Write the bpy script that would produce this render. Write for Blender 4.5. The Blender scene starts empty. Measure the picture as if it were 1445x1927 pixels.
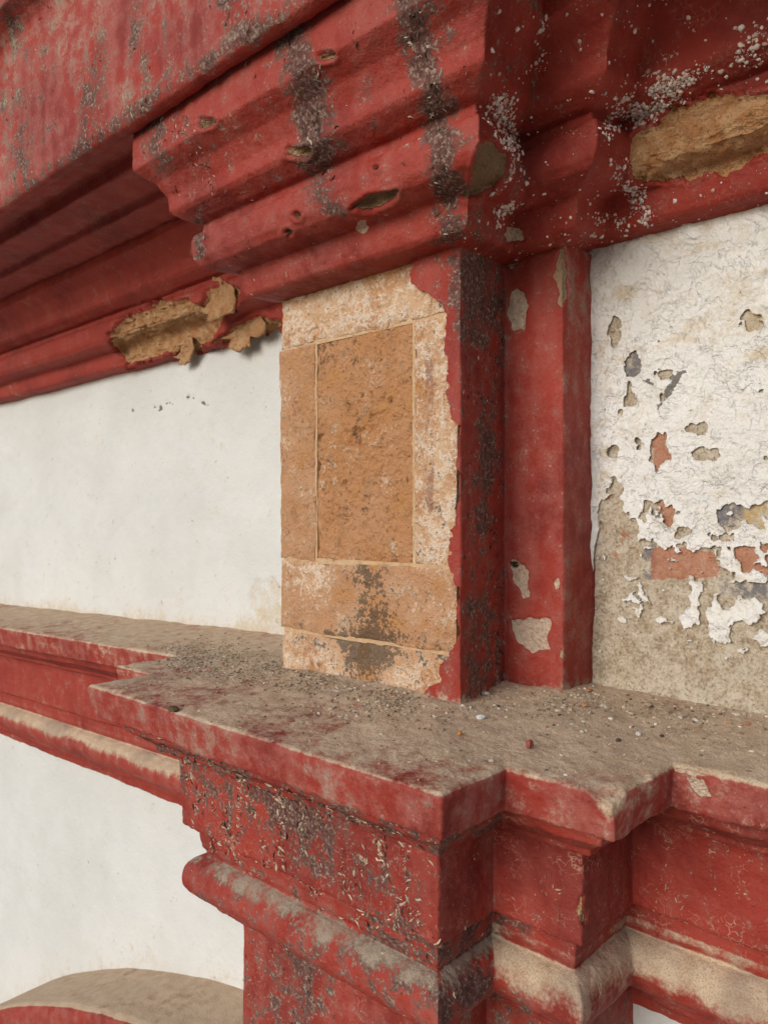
import bpy, math
import numpy as np
rng = np.random.default_rng(7)
sc = bpy.context.scene

# ------------------------------------------------------------------ camera
FPX, CX, CY, XL = 1447.0, 722.5, 972.0, -850.0          # photograph: focal length, centre, horizon row, facade vanishing point (px)
TH = math.atan2(CX - XL, FPX)
CF = np.array([-math.cos(TH), math.sin(TH), 0.0]); CR = np.array([math.sin(TH), math.cos(TH), 0.0])
CAM = np.array([0.0, 0.0, 1.6])
cd = bpy.data.cameras.new('camera'); cam = bpy.data.objects.new('camera', cd); sc.collection.objects.link(cam)
cam.location = CAM
cam.rotation_euler = (math.pi/2, 0, math.atan2(-CF[0], CF[1]))
cd.sensor_fit = 'HORIZONTAL'; cd.sensor_width = 36.0; cd.lens = FPX/1445*36.0
cd.shift_y = (CY - 963.5)/1445
cd.clip_start = 0.02; cd.clip_end = 2000
cd.dof.use_dof = True; cd.dof.focus_distance = 1.28; cd.dof.aperture_fstop = cd.lens/3.2
sc.camera = cam

# ------------------------------------------------------------------ sky, sun, exposure
SUN_EL, SUN_AZ = math.radians(22), math.radians(184)    # azimuth from +Y clockwise: from in front of the wall, to the left
w = bpy.data.worlds.new('World'); sc.world = w; w.use_nodes = True
nt = w.node_tree; bg = nt.nodes['Background']
sky = nt.nodes.new('ShaderNodeTexSky'); sky.sky_type = 'NISHITA'; sky.sun_disc = False
sky.sun_elevation = SUN_EL; sky.sun_rotation = SUN_AZ; sky.dust_density = 1.0; sky.air_density = 1.0
nt.links.new(sky.outputs[0], bg.inputs[0]); bg.inputs[1].default_value = 0.085
sd = bpy.data.lights.new('sun', 'SUN'); sun = bpy.data.objects.new('sun', sd); sc.collection.objects.link(sun)
sd.energy = 1.5; sd.angle = math.radians(34); sd.color = (1.0, 0.975, 0.93)
sun.rotation_euler = (math.pi/2 - SUN_EL, 0, math.pi - SUN_AZ)
sun.location = (-3, -4, 6)
sc.cycles.use_adaptive_sampling = True; sc.cycles.adaptive_threshold = 0.03; sc.cycles.max_bounces = 4; sc.cycles.diffuse_bounces = 3; sc.cycles.glossy_bounces = 1; sc.cycles.caustics_reflective = False; sc.cycles.caustics_refractive = False
vs = sc.view_settings; vs.view_transform = 'Standard'; vs.look = 'None'; vs.exposure = 0.46; vs.gamma = 1.0; vs.use_curve_mapping = False

# ------------------------------------------------------------------ helpers
def proj(P):
    q = P - CAM; z = np.maximum(q @ CF, 1e-3)
    return CX + FPX*(q @ CR)/z, CY - FPX*q[..., 2]/z
def onplane(px, py, ax, v):
    d = CF*FPX + CR*(px-CX) - np.array([0, 0, 1.0])*(py-CY)
    return CAM + d*((v-CAM[ax])/d[ax])

_perm = rng.permutation(256); _perm = np.concatenate([_perm, _perm, _perm]).astype(np.int32)
_g = rng.normal(size=(256, 3)); _g = (_g/np.linalg.norm(_g, axis=1)[:, None]).astype(np.float32)
def pn(p):
    sh = p.shape[:-1]; p = p.reshape(-1, 3).astype(np.float32)
    i = np.floor(p).astype(np.int32); f = p - i; i &= 255
    u = f*f*f*(f*(f*6-15)+10)
    out = np.zeros(len(p), np.float32)
    for a in (0, 1):
        wx = u[:, 0] if a else 1-u[:, 0]
        ha = _perm[i[:, 0]+a]
        for b in (0, 1):
            wy = u[:, 1] if b else 1-u[:, 1]
            hb = _perm[ha+i[:, 1]+b]
            for c in (0, 1):
                wz = u[:, 2] if c else 1-u[:, 2]
                g = _g[_perm[hb+i[:, 2]+c]]
                out += wx*wy*wz*(g[:, 0]*(f[:, 0]-a)+g[:, 1]*(f[:, 1]-b)+g[:, 2]*(f[:, 2]-c))
    return out.reshape(sh)*1.5
def fbm(P, freq, octv=3, seed=0.0):
    o = 0; a = 1.0; t = 0
    for k in range(octv):
        o = o + a*pn(P*freq*(2.03**k) + seed + 17.3*k); t += a; a *= .5
    return o/t*1.3
def sst(x, a, b):
    t = np.clip((x-a)/(b-a), 0, 1); return t*t*(3-2*t)
def sdf(px, py, poly, margin=60):
    """signed distance in px to a polygon, negative inside; only near it"""
    poly = np.asarray(poly, float)
    out = np.full(px.shape, 1e3)
    lo = poly.min(0)-margin; hi = poly.max(0)+margin
    m = (px > lo[0]) & (px < hi[0]) & (py > lo[1]) & (py < hi[1])
    if not m.any(): return out
    x = px[m]; y = py[m]; d = np.full(x.shape, 1e9); ins = np.zeros(x.shape, bool)
    n = len(poly)
    for k in range(n):
        ax, ay = poly[k]; bx, by = poly[(k+1) % n]
        ex, ey = bx-ax, by-ay
        t = np.clip(((x-ax)*ex+(y-ay)*ey)/(ex*ex+ey*ey+1e-9), 0, 1)
        d = np.minimum(d, (x-ax-t*ex)**2+(y-ay-t*ey)**2)
        c = ((ay > y) != (by > y))
        if ey != 0: ins ^= c & (x < ex*(y-ay)/ey+ax)
    d = np.sqrt(d); out[m] = np.where(ins, -d, d); return out
def streak(px, py, pts, wd):
    d = np.full(px.shape, 1e9)
    for (ax, ay), (bx, by) in zip(pts[:-1], pts[1:]):
        ex, ey = bx-ax, by-ay
        t = np.clip(((px-ax)*ex+(py-ay)*ey)/(ex*ex+ey*ey+1e-9), 0, 1)
        d = np.minimum(d, (px-ax-t*ex)**2+(py-ay-t*ey)**2)
    return np.exp(-d/(wd*wd))
def blob(cx, cy, rx, ry, n=14, seed=0):
    r = np.random.default_rng(seed+int(cx*7+cy)); a = np.linspace(0, 2*np.pi, n, endpoint=False)
    k = 1+r.uniform(-.28, .28, n)
    return np.stack([cx+rx*k*np.cos(a), cy+ry*k*np.sin(a)], 1)

def resample(pts, step):
    pts = np.asarray(pts, float); out = [pts[0]]
    for a, b in zip(pts[:-1], pts[1:]):
        n = max(1, int(math.ceil(np.linalg.norm(b-a)/step)))
        for k in range(1, n+1): out.append(a+(b-a)*k/n)
    return np.array(out)
def sweep(prof, corners, steps):
    """profile (offset outwards, height) carried along a stepped plan; corners (X0, Y0, sx, dz)"""
    d = prof[:, 0]; z = prof[:, 1]; rows = []; run = []
    C = [np.stack([X+sx*d, Y-d, z+dz], 1) for X, Y, sx, dz in corners]
    for k in range(len(C)-1):
        L = np.linalg.norm(np.asarray(corners[k+1][:2])-np.asarray(corners[k][:2]))
        st = steps[k]; n = max(2, int(math.ceil(L/st))) if not isinstance(st, (list, tuple, np.ndarray)) else None
        ts = np.linspace(0, 1, n+1) if n else np.asarray(st)
        for t in ts[(0 if k == 0 else 1):]:
            rows.append(C[k]*(1-t)+C[k+1]*t); run.append(k)
    return np.array(rows), np.array(run)
def relax(P, it):
    for _ in range(it):
        Q = P.copy()
        Q[1:-1] = .5*P[1:-1]+.25*(P[2:]+P[:-2]); R_ = Q.copy()
        R_[:, 1:-1] = .5*Q[:, 1:-1]+.25*(Q[:, 2:]+Q[:, :-2]); P = R_
    return P
def normals(P):
    ti = np.gradient(P, axis=0); tj = np.gradient(P, axis=1)
    n = np.cross(tj, ti); return n/np.maximum(np.linalg.norm(n, axis=-1, keepdims=True), 1e-9)

def raw_mesh(name, V, Q, mat, parent=None, attrs=None, tris=None, smooth=True):
    me = bpy.data.meshes.new(name)
    V = np.asarray(V, np.float32); nq = 0 if Q is None else len(Q); ntr = 0 if tris is None else len(tris)
    me.vertices.add(len(V)); me.vertices.foreach_set('co', V.ravel())
    li = []; ls = []; s = 0
    if nq: li.append(np.asarray(Q).ravel()); ls.append(np.arange(nq)*4); s = nq*4
    if ntr: li.append(np.asarray(tris).ravel()); ls.append(s+np.arange(ntr)*3)
    li = np.concatenate(li).astype(np.int32); ls = np.concatenate(ls).astype(np.int32)
    me.loops.add(len(li)); me.loops.foreach_set('vertex_index', li)
    me.polygons.add(nq+ntr); me.polygons.foreach_set('loop_start', ls)
    me.polygons.foreach_set('use_smooth', np.full(nq+ntr, smooth))
    me.update(calc_edges=True); me.validate()
    for k, a in (attrs or {}).items():
        at = me.attributes.new(k, 'FLOAT_COLOR', 'POINT')
        at.data.foreach_set('color', np.asarray(a, np.float32).ravel())
    me.materials.append(mat)
    o = bpy.data.objects.new(name, me); sc.collection.objects.link(o)
    if parent: o.parent = parent
    return o
def grid_mesh(name, P, mat, parent=None, attrs=None, keep=None, skirt=0.0, N=None, border=False):
    ni, nj = P.shape[:2]; idx = np.arange(ni*nj).reshape(ni, nj)
    K = np.ones((ni-1, nj-1), bool) if keep is None else keep
    q = np.stack([idx[:-1, :-1], idx[:-1, 1:], idx[1:, 1:], idx[1:, :-1]], -1)[K]
    if mat is RED: attrs = dict(attrs, m3=m3(P))
    V = P.reshape(-1, 3); A = {k: a.reshape(-1, 4) for k, a in (attrs or {}).items()}
    if skirt:
        if N is None: N = normals(P)
        Kp = np.zeros((ni+1, nj+1), bool); Kp[1:-1, 1:-1] = K
        if not border:
            Kp[0, :] = Kp[1, :]; Kp[-1, :] = Kp[-2, :]; Kp[:, 0] = Kp[:, 1]; Kp[:, -1] = Kp[:, -2]
        E = []
        # edges along j (between face columns i-1 and i)
        a = Kp[:-1, 1:-1]; b = Kp[1:, 1:-1]
        m = b & ~a; E.append(np.stack([idx[:, :-1][m], idx[:, 1:][m]], 1)[:, ::-1])
        m = a & ~b; E.append(np.stack([idx[:, :-1][m], idx[:, 1:][m]], 1))
        a = Kp[1:-1, :-1]; b = Kp[1:-1, 1:]
        m = b & ~a; E.append(np.stack([idx[:-1, :][m], idx[1:, :][m]], 1))
        m = a & ~b; E.append(np.stack([idx[:-1, :][m], idx[1:, :][m]], 1)[:, ::-1])
        E = np.concatenate(E); Vn = N.reshape(-1, 3); n0 = len(V); ne = len(E)
        top = V[E.ravel()]; bot = top-Vn[E.ravel()]*skirt
        V = np.concatenate([V, top, bot])
        A = {k: np.concatenate([a, a[E.ravel()], a[E.ravel()]]) for k, a in A.items()}
        e = n0+np.arange(ne)*2
        q2 = np.stack([e, e+1, e+1+2*ne, e+2*ne], 1); q = np.concatenate([q, q2])
    u = np.unique(q); mp = np.zeros(len(V), np.int64); mp[u] = np.arange(len(u))
    return raw_mesh(name, V[u], mp[q], mat, parent, {k: a[u] for k, a in A.items()})
def snap(P, s):
    """cells that straddle s = 0: pull their outer vertices onto the contour; returns points and faces to keep (s > 0)"""
    gi, gj = np.gradient(s); g2 = gi*gi+gj*gj+1e-9
    d = np.clip(-s/g2, -1e9, 1e9); di = np.clip(d*gi, -1, 1); dj = np.clip(d*gj, -1, 1)
    m = (s <= 0)[..., None]
    ti = np.gradient(P, axis=0); tj = np.gradient(P, axis=1)
    ins = s > 0
    cnt = ins[:-1, :-1].astype(int)+ins[1:, :-1]+ins[:-1, 1:]+ins[1:, 1:]
    return np.where(m, P+ti*di[..., None]+tj*dj[..., None], P), cnt >= 1
def thing(name, label, cat, loc=(0, 0, 0), group=None):
    o = bpy.data.objects.new(name, None); sc.collection.objects.link(o); o.empty_display_size = .05
    o.location = loc; o['label'] = label; o['category'] = cat
    if group: o['group'] = group
    return o
def adopt(root):
    """children keep the world coordinates of their meshes"""
    for c in root.children: c.matrix_parent_inverse = root.matrix_basis.inverted()
def pack(*a):
    sh = a[0].shape; out = np.zeros(sh+(4,), np.float32)
    for k, x in enumerate(a): out[..., k] = np.clip(x, 0, 1)
    return out

# ------------------------------------------------------------------ materials
class NB:
    def __init__(s, name):
        s.m = bpy.data.materials.new(name); s.m.use_nodes = True; s.t = s.m.node_tree
        s.b = s.t.nodes['Principled BSDF']; s.tc = s.n('ShaderNodeTexCoord').outputs['Object']
    def n(s, ty, **kw):
        x = s.t.nodes.new(ty)
        for k, v in kw.items(): setattr(x, k, v)
        return x
    def l(s, a, b): s.t.links.new(a, b)
    def put(s, sock, v):
        if isinstance(v, (int, float)): sock.default_value = v
        elif isinstance(v, tuple): sock.default_value = v+(1,) if len(v) == 3 and sock.type == 'RGBA' else v
        else: s.l(v, sock)
    def noise(s, scale, det=4, rough=.55, dist=0, stretch=None):
        x = s.n('ShaderNodeTexNoise'); s.put(x.inputs['Scale'], scale); x.inputs['Detail'].default_value = det
        x.inputs['Roughness'].default_value = rough; x.inputs['Distortion'].default_value = dist
        v = s.tc
        if stretch:
            mp = s.n('ShaderNodeMapping'); mp.inputs['Scale'].default_value = stretch; s.l(v, mp.inputs[0]); v = mp.outputs[0]
        s.l(v, x.inputs['Vector']); return x.outputs['Fac']
    def vor(s, scale, feature='DISTANCE_TO_EDGE', warp=0.0, out=0):
        x = s.n('ShaderNodeTexVoronoi', feature=feature); x.inputs['Scale'].default_value = scale
        v = s.tc
        if warp:
            nz = s.n('ShaderNodeTexNoise'); nz.inputs['Scale'].default_value = scale*.7; s.l(s.tc, nz.inputs['Vector'])
            ma = s.n('ShaderNodeVectorMath', operation='MULTIPLY_ADD'); s.l(nz.outputs['Color'], ma.inputs[0])
            ma.inputs[1].default_value = (warp,)*3; s.l(s.tc, ma.inputs[2]); v = ma.outputs[0]
        s.l(v, x.inputs['Vector']); return x.outputs[out]
    def ramp(s, v, a, b, lo=0.0, hi=1.0):
        x = s.n('ShaderNodeMapRange'); x.interpolation_type = 'SMOOTHSTEP'
        for i, k in enumerate((v, a, b, lo, hi)): s.put(x.inputs[i], k)
        return x.outputs[0]
    def math(s, op, a, b=0.0):
        x = s.n('ShaderNodeMath', operation=op); s.put(x.inputs[0], a); s.put(x.inputs[1], b); return x.outputs[0]
    def mix(s, f, a, b):
        x = s.n('ShaderNodeMix', data_type='RGBA'); s.put(x.inputs[0], f); s.put(x.inputs[6], a); s.put(x.inputs[7], b); return x.outputs[2]
    def attr(s, name):
        a = s.n('ShaderNodeAttribute'); a.attribute_name = name; p = s.n('ShaderNodeSeparateColor'); s.l(a.outputs['Color'], p.inputs[0])
        return p.outputs[0], p.outputs[1], p.outputs[2], a.outputs['Alpha'], a.outputs['Color']
    def bump(s, h, dist, nrm=None, strength=1.0):
        x = s.n('ShaderNodeBump'); s.put(x.inputs['Strength'], strength); s.put(x.inputs['Distance'], dist)
        s.put(x.inputs['Height'], h)
        if nrm: s.l(nrm, x.inputs['Normal'])
        return x.outputs[0]
    def done(s, col, rough=.8, nrm=None, spec=.3):
        s.put(s.b.inputs['Base Color'], col); s.put(s.b.inputs['Roughness'], rough); s.put(s.b.inputs['Specular IOR Level'], spec)
        if nrm: s.l(nrm, s.b.inputs['Normal'])
        return s.m

def red_material():
    b = NB('red_limewash')
    dust, crust, bare, pale, _ = b.attr('m1'); crack, chalk, grey, deep, _ = b.attr('m2'); n6, n30, brush, cmask, _ = b.attr('m3')
    n150 = b.noise(150, 3, .65); n400 = b.noise(420, 2, .6); spk = b.noise(215, 1, .5)
    red = b.mix(b.ramp(n6, .3, .7), (.255, .026, .0165), (.335, .042, .027))
    red = b.mix(b.ramp(b.math('ADD', n6, b.math('MULTIPLY', n30, .4)), .66, .50, 0, .6), red, (.20, .032, .025))
    red = b.mix(b.ramp(n30, .52, .78, 0, .45), red, (.25, .043, .030))
    red = b.mix(b.ramp(brush, .5, .75, 0, .18), red, (.37, .060, .040))
    ch = b.math('MULTIPLY', chalk, b.ramp(b.math('ADD', b.math('ADD', n30, b.math('MULTIPLY', n150, .7)), b.math('MULTIPLY', brush, .6)), .85, 1.45))
    red = b.mix(ch, red, (.38, .12, .095))                                               # chalky bloom
    red = b.mix(b.math('MULTIPLY', b.ramp(spk, .66, .72, 0, .6), b.ramp(n30, .50, .66)), red, (.5, .3, .25))                       # pale chips
    red = b.mix(b.ramp(spk, .29, .25, 0, .7), red, (.07, .03, .025))                    # dark pricks
    ve = b.vor(70, 'DISTANCE_TO_EDGE', .03)
    cm = b.math('MULTIPLY', b.math('MULTIPLY', b.ramp(ve, .0, .06, 1, 0), crack), b.ramp(b.math('ADD', cmask, b.math('MULTIPLY', n150, .5)), .76, .92))
    red = b.mix(b.math('MULTIPLY', cm, .55), red, (.58, .36, .26))                        # pale crackle
    cr = b.ramp(b.math('ADD', crust, b.math('MULTIPLY', b.math('SUBTRACT', b.math('ADD', n30, n150), 1.0), 1.5)), .38, .66)
    rim = b.math('MULTIPLY', b.ramp(ve, .02, .09, 1, 0), b.ramp(n150, .46, .62))
    crc = b.mix(b.ramp(n150, .3, .7), (.03, .027, .025), (.15, .105, .085))
    crc = b.mix(b.math('MULTIPLY', rim, .65), crc, (.46, .37, .28))
    red = b.mix(b.math('MULTIPLY', cr, .82), red, crc)                                  # dark weathered crust
    du = b.ramp(b.math('ADD', dust, b.math('MULTIPLY', b.math('SUBTRACT', b.math('ADD', b.math('ADD', n6, n30), n150), 1.5), .8)), .22, .78)
    dc = b.mix(b.ramp(n30, .3, .7), (.53, .40, .26), (.63, .495, .34))
    dc = b.mix(b.ramp(n400, .48, .62, 0, .55), dc, (.30, .21, .14))
    dc = b.mix(b.ramp(n400, .46, .34, 0, .5), dc, (.62, .5, .37))
    dc = b.mix(b.math('MULTIPLY', grey, .8), dc, (.22, .175, .145))
    col = b.mix(b.math('MULTIPLY', du, .93), red, dc)                                   # settled dust
    ad = b.mix(b.ramp(n30, .3, .7), (.56, .27, .115), (.70, .42, .22))
    ad = b.mix(b.ramp(n150, .52, .68, 0, .7), ad, (.30, .155, .065))
    ad = b.mix(b.ramp(n400, .6, .75, 0, .6), ad, (.62, .45, .27))
    ad = b.mix(b.math('MULTIPLY', grey, .85), ad, b.mix(n150, (.13, .085, .055), (.27, .19, .12)))
    ad = b.mix(pale, ad, b.mix(b.ramp(n150, .4, .7), (.76, .58, .44), (.56, .38, .26)))
    bare = b.ramp(b.math('ADD', bare, b.math('MULTIPLY', b.math('SUBTRACT', n150, .5), .35)), .42, .56)
    col = b.mix(bare, col, ad)                                                          # earthen core or pale undercoat
    col = b.mix(deep, col, (.015, .01, .008))  # darkness inside the deep holes, shade painted as near-black colour
    fine = b.math('MULTIPLY', b.math('ADD', n150, b.math('MULTIPLY', n400, .4)), b.ramp(bare, 0, 1, .0021, .010))
    nr = b.bump(fine, 1.0)
    ro = b.ramp(b.math('MAXIMUM', b.math('MAXIMUM', du, cr), bare), 0, 1, .62, .95)
    return b.done(col, ro, nr, .22)
def m3(P):
    c = lambda x: .5+.42*x
    return pack(c(fbm(P, 5, 3, 201.)), c(fbm(P, 34, 3, 202.)), c(fbm(P*np.array([1, 1, .12]), 30, 2, 203.)), c(fbm(P, 22, 2, 204.)))
RED = red_material()

def stone_material():
    b = NB('ochre_sandstone')
    lime, black, maroon, warm, _ = b.attr('m1')
    n8 = b.noise(13, 3, .6); n40 = b.noise(45, 4, .65); n160 = b.noise(170, 3, .65); n500 = b.noise(480, 3)
    st = b.noise(70, 4, .6, .3, (1, 1, .2))
    base = b.mix(b.ramp(n8, .3, .7), (.56, .295, .155), (.63, .375, .22))
    base = b.mix(b.math('MULTIPLY', warm, .8), base, (.53, .235, .09))
    base = b.mix(b.ramp(n40, .5, .68, 0, .5), base, (.33, .165, .068))
    base = b.mix(b.ramp(b.math('ADD', n8, n40), .88, .74, 0, .7), base, (.56, .27, .09))
    base = b.mix(b.ramp(n500, .52, .72, 0, .45), base, (.62, .42, .26))
    lm = b.ramp(b.math('ADD', lime, b.math('MULTIPLY', b.math('SUBTRACT', b.math('ADD', n40, b.math('ADD', n160, n8)), 1.5), 1.5)), .25, .75)
    base = b.mix(b.math('MULTIPLY', lm, .85), base, b.mix(b.ramp(b.math('ADD', n160, b.math('MULTIPLY', b.math('SUBTRACT', n40, .5), 1.2)), .44, .64), (.73, .475, .29), (.87, .715, .56)))
    mm = b.ramp(b.math('ADD', maroon, b.math('MULTIPLY', b.math('SUBTRACT', b.math('ADD', st, n160), 1.0), 1.6)), .4, .65)
    base = b.mix(b.math('MULTIPLY', mm, .7), base, (.3, .12, .075))
    bm = b.ramp(b.math('ADD', black, b.math('MULTIPLY', b.math('SUBTRACT', b.math('ADD', n40, n160), 1.0), 1.7)), .42, .66)
    base = b.mix(b.math('MULTIPLY', bm, .85), base, b.mix(n160, (.06, .045, .032), (.2, .13, .08)))
    base = b.mix(b.ramp(b.noise(120, 2, .5), .65, .70, 0, .6), base, (.13, .065, .03))
    nr = b.bump(b.math('ADD', b.math('MULTIPLY', n40, 1.5), b.math('ADD', n160, b.math('MULTIPLY', n500, .5))), .0060)
    return b.done(base, .95, nr, .1)
STONE = stone_material()

def mortar_material():
    b = NB('pale_lime_mortar')
    n40 = b.noise(60, 5, .6); n200 = b.noise(230, 4, .6)
    c = b.mix(b.ramp(n40, .3, .7), (.56, .355, .19), (.64, .45, .28))
    c = b.mix(b.ramp(n200, .55, .75, 0, .5), c, (.3, .19, .11))
    return b.done(c, .95, b.bump(b.math('ADD', n40, n200), .003), .1)
MORTAR = mortar_material()

def white_material(name, blister):
    b = NB(name)
    stain, soot, under, _a, _ = b.attr('m1')
    n3 = b.noise(3.5, 3, .6); n25 = b.noise(26, 4, .6); n120 = b.noise(130, 3, .6)
    c = b.mix(b.ramp(n3, .3, .7), *(((.71, .685, .635), (.79, .77, .73)) if blister else ((.62, .617, .59), (.68, .677, .655))))
    c = b.mix(b.ramp(n25, .5, .8, 0, .3), c, (.68, .63, .55))
    s = b.ramp(b.math('ADD', stain, b.math('MULTIPLY', b.math('SUBTRACT', b.math('ADD', n25, n120), 1.0), .9)), .2, .8)
    c = b.mix(b.math('MULTIPLY', s, .75), c, (.56, .45, .30))
    k = b.ramp(b.math('ADD', soot, b.math('MULTIPLY', b.math('SUBTRACT', b.math('ADD', n25, n120), 1.0), 1.5)), .4, .62)
    c = b.mix(b.math('MULTIPLY', k, .85), c, (.1, .085, .07))
    h = b.math('ADD', b.math('MULTIPLY', n25, .015 if blister else .004), b.math('MULTIPLY', n120, .0035 if blister else .0016))
    if blister:
        lay = b.noise(20, 5, .62, .4); g_ = b.ramp(n3, .40, .58)
        ln = b.math('MULTIPLY', b.ramp(b.math('ABSOLUTE', b.math('SUBTRACT', lay, .53)), .0, .012, 1, 0), b.ramp(n120, .42, .58))
        c = b.mix(b.math('MULTIPLY', ln, .12), c, (.36, .28, .2))
        c = b.mix(b.ramp(lay, .60, .66, 0, .4), c, (.66, .56, .42))
        h = b.math('ADD', h, b.ramp(lay, .52, .54, .0014, 0))
    else:
        lay = b.noise(5.5, 5, .62, .8)
        ln = b.math('MULTIPLY', b.ramp(b.math('ABSOLUTE', b.math('SUBTRACT', lay, .5)), .0, .0022, 1, 0), b.ramp(n25, .5, .62))
        c = b.mix(b.math('MULTIPLY', ln, .30), c, (.34, .29, .23))
    return b.done(c, .9, b.bump(h, 1.0), .15)
WHITE = white_material('whitewash', False)
PEEL = white_material('blistered_whitewash', True)

def render_material():
    b = NB('old_lime_render')
    brick, blue, yellow, dirt, _ = b.attr('m1')
    n10 = b.noise(11, 5, .6); n50 = b.noise(55, 5, .65); n200 = b.noise(210, 4, .65); n500 = b.noise(520, 3)
    c = b.mix(b.ramp(n10, .3, .7), (.46, .37, .26), (.53, .45, .34))
    c = b.mix(b.ramp(b.math('ADD', n50, n200), .98, 1.2, 0, .75), c, (.30, .22, .145))
    c = b.mix(b.ramp(b.math('ADD', n50, n200), 1.0, .82, 0, .7), c, (.63, .56, .46))
    c = b.mix(b.ramp(n200, .58, .72, 0, .8), c, (.13, .095, .065))
    c = b.mix(b.ramp(n500, .6, .75, 0, .6), c, (.64, .57, .47))
    c = b.mix(b.math('MULTIPLY', yellow, b.ramp(n50, .35, .6)), c, (.55, .38, .18))
    c = b.mix(b.math('MULTIPLY', blue, b.ramp(n50, .35, .6)), c, (.2, .19, .2))
    c = b.mix(b.math('MULTIPLY', b.ramp(b.math('ADD', brick, b.math('ADD', b.math('SUBTRACT', n200, .5), b.math('MULTIPLY', b.math('SUBTRACT', n50, .5), 2.2))), .38, .7), .68), c, b.mix(n200, (.4, .1, .045), (.5, .2, .11)))
    nr = b.bump(b.math('ADD', b.math('MULTIPLY', n50, 2.0), b.math('ADD', n200, b.math('MULTIPLY', n500, .4))), .003)
    return b.done(c, .95, nr, .1)
RENDER = render_material()

def tint_material():
    b = NB('loose_bits'); *_, c = b.attr('tint')
    n = b.noise(600, 3); c = b.mix(b.ramp(n, .35, .7, 0, .22), c, (.16, .11, .07))
    return b.done(c, .95, b.bump(n, .001), .15)
TINT = tint_material()
def ground_material():
    b = NB('paved_ground'); n1 = b.noise(.8, 6); n2 = b.noise(14, 5)
    return b.done(b.mix(b.ramp(n2, .35, .7, 0, .6), b.mix(n1, (.36, .32, .265), (.44, .39, .33)), (.27, .23, .18)), .95, b.bump(n2, .01))
GROUND = ground_material()

# ------------------------------------------------------------------ ground
GZ = -1.5
g = 600.0
go = raw_mesh('ground', [(-g, -g, GZ), (g, -g, GZ), (g, g, GZ), (-g, g, GZ)], [(0, 1, 2, 3)], GROUND); go['kind'] = 'structure'

WY = 1.283                               # wall plane
Z0 = 1.278                               # ledge edge height
Zb = 1.298                               # ledge height at the pilaster foot
def droop(P):                            # the ledge sags towards the far end
    P[..., 2] -= np.maximum(0, -1.5-P[..., 0])*.034; return P

# ------------------------------------------------------------------ LOWER CORNICE
lowc = [(-3.9, .99, 0, 0), (-1.552, .99, -1, 0), (-1.552, .83, -1, 0), (-1.41, .83, -1, 0), (-1.41, .697, -1, 0),
        (-.551, .697, .84, 0), (-.551, .83, .84, 0), (-.40, .83, .9, 0), (-.40, .99, .9, 0), (.6, .99, 0, 0)]
t_far = np.concatenate([np.linspace(0, .55, 110), np.linspace(.55, 1, 170)[1:]])
t_right = np.concatenate([np.linspace(0, .22, 90), np.linspace(.22, 1, 80)[1:]])
lsteps = [t_far, .006, .006, .005, .0026, .0026, .0026, .0026, t_right]
th = np.linspace(math.radians(75), math.radians(-80), 14)
torus = [(-.170+.047*math.cos(a), -.368+.045*math.sin(a)) for a in th]
prof_low = [(-.335, .024), (-.29, .02), (-.1, .006), (-.004, 0), (0, -.006), (-.010, -.060), (-.047, -.064), (-.050, -.088), (-.056, -.091), (-.090, -.113),
            (-.093, -.124), (-.119, -.130), (-.123, -.150), (-.125, -.268), (-.148, -.276), (-.152, -.312), (-.158, -.322)] + torus + \
           [(-.171, -.418), (-.173, -.434), (-.206, -.440), (-.208, -.460), (-.285, -.470), (-.287, -.525), (-.31, -.530)]
pl = resample(prof_low, .0029); plz = pl[:, 1].copy(); pl[:, 1] += Z0
P, run = sweep(pl, lowc, lsteps); droop(P)
P = relax(P, 2)
RUN = np.repeat(run[:, None], P.shape[1], 1)
N = normals(P)
ntop = int(np.argmin(np.abs(plz+.003)+(pl[:, 0] < -.02)*9))       # index of the front arris
n_low = fbm(P, 5.5, 3, 3.1); n_mid = fbm(P, 24, 3, 9.7); n_hi = fbm(P, 90, 2, 4.4)
front = np.arange(P.shape[1])[None, :] > ntop
P = P+N*(.0048*n_low+.0020*n_mid+.0011*n_hi)[..., None]
px, py = proj(P)
lowP = RUN == 4; lowret = RUN == 5; isS = (RUN == 6) | (RUN == 7); isWR = RUN == 8; isWL = RUN == 0
zrel = plz[None, :]
dz_n = np.clip(N[..., 2], 0, 1)
is_top = np.arange(P.shape[1])[None, :] <= ntop
is_torus = (zrel < -.3) & (zrel > -.42)
is_fas = (zrel < -.126) & (zrel > -.29)
# chips knocked off the arrises
chipn = fbm(P, 11, 2, 77.0)
chip = sst(chipn, .34, .55)*np.exp(-((np.arange(P.shape[1])[None, :]-ntop)/5.0)**2)
P = P-N*(.006*chip)[..., None]
kc = np.exp(-((P[..., 0]+.405)**2+(P[..., 1]-.835)**2)/.030**2)*sst(P[..., 2], Z0-.05, Z0)
P = P+np.array([-.010, .008, -.012])*(kc*(1+.4*n_mid))[..., None]
back = sst(-pl[:, 0][None, :], 0.02, .13)
dust = np.where(is_top, .60+.2*back+.22*n_low+.1*n_mid+.25*streak(px, py, [(1000, 1400), (1445, 1420)], 70), 0)
dust = np.where(~is_top, .95*sst(N[..., 2]+.2*n_low, -.1, .8)*(isWR | isS | isWL)+.62*sst(N[..., 2]+.2*n_low+.15*n_mid, .1, 1.0)*(lowP | lowret), dust)
dust = np.where(is_torus & isWR, np.maximum(dust, .98*sst(N[..., 2]+.25*n_low+.12*n_mid, -1.0, 1.0)), dust)
dust = np.where(is_torus & isS, np.maximum(dust, .92*sst(N[..., 2]+.25*n_low+.12*n_mid, -1.0, 1.05)), dust)
dust = np.where((zrel < -.004) & (zrel > -.065), np.maximum(dust, .2+.1*n_low), dust); dust = np.maximum(dust, kc*.9)      # front of the slab
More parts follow.
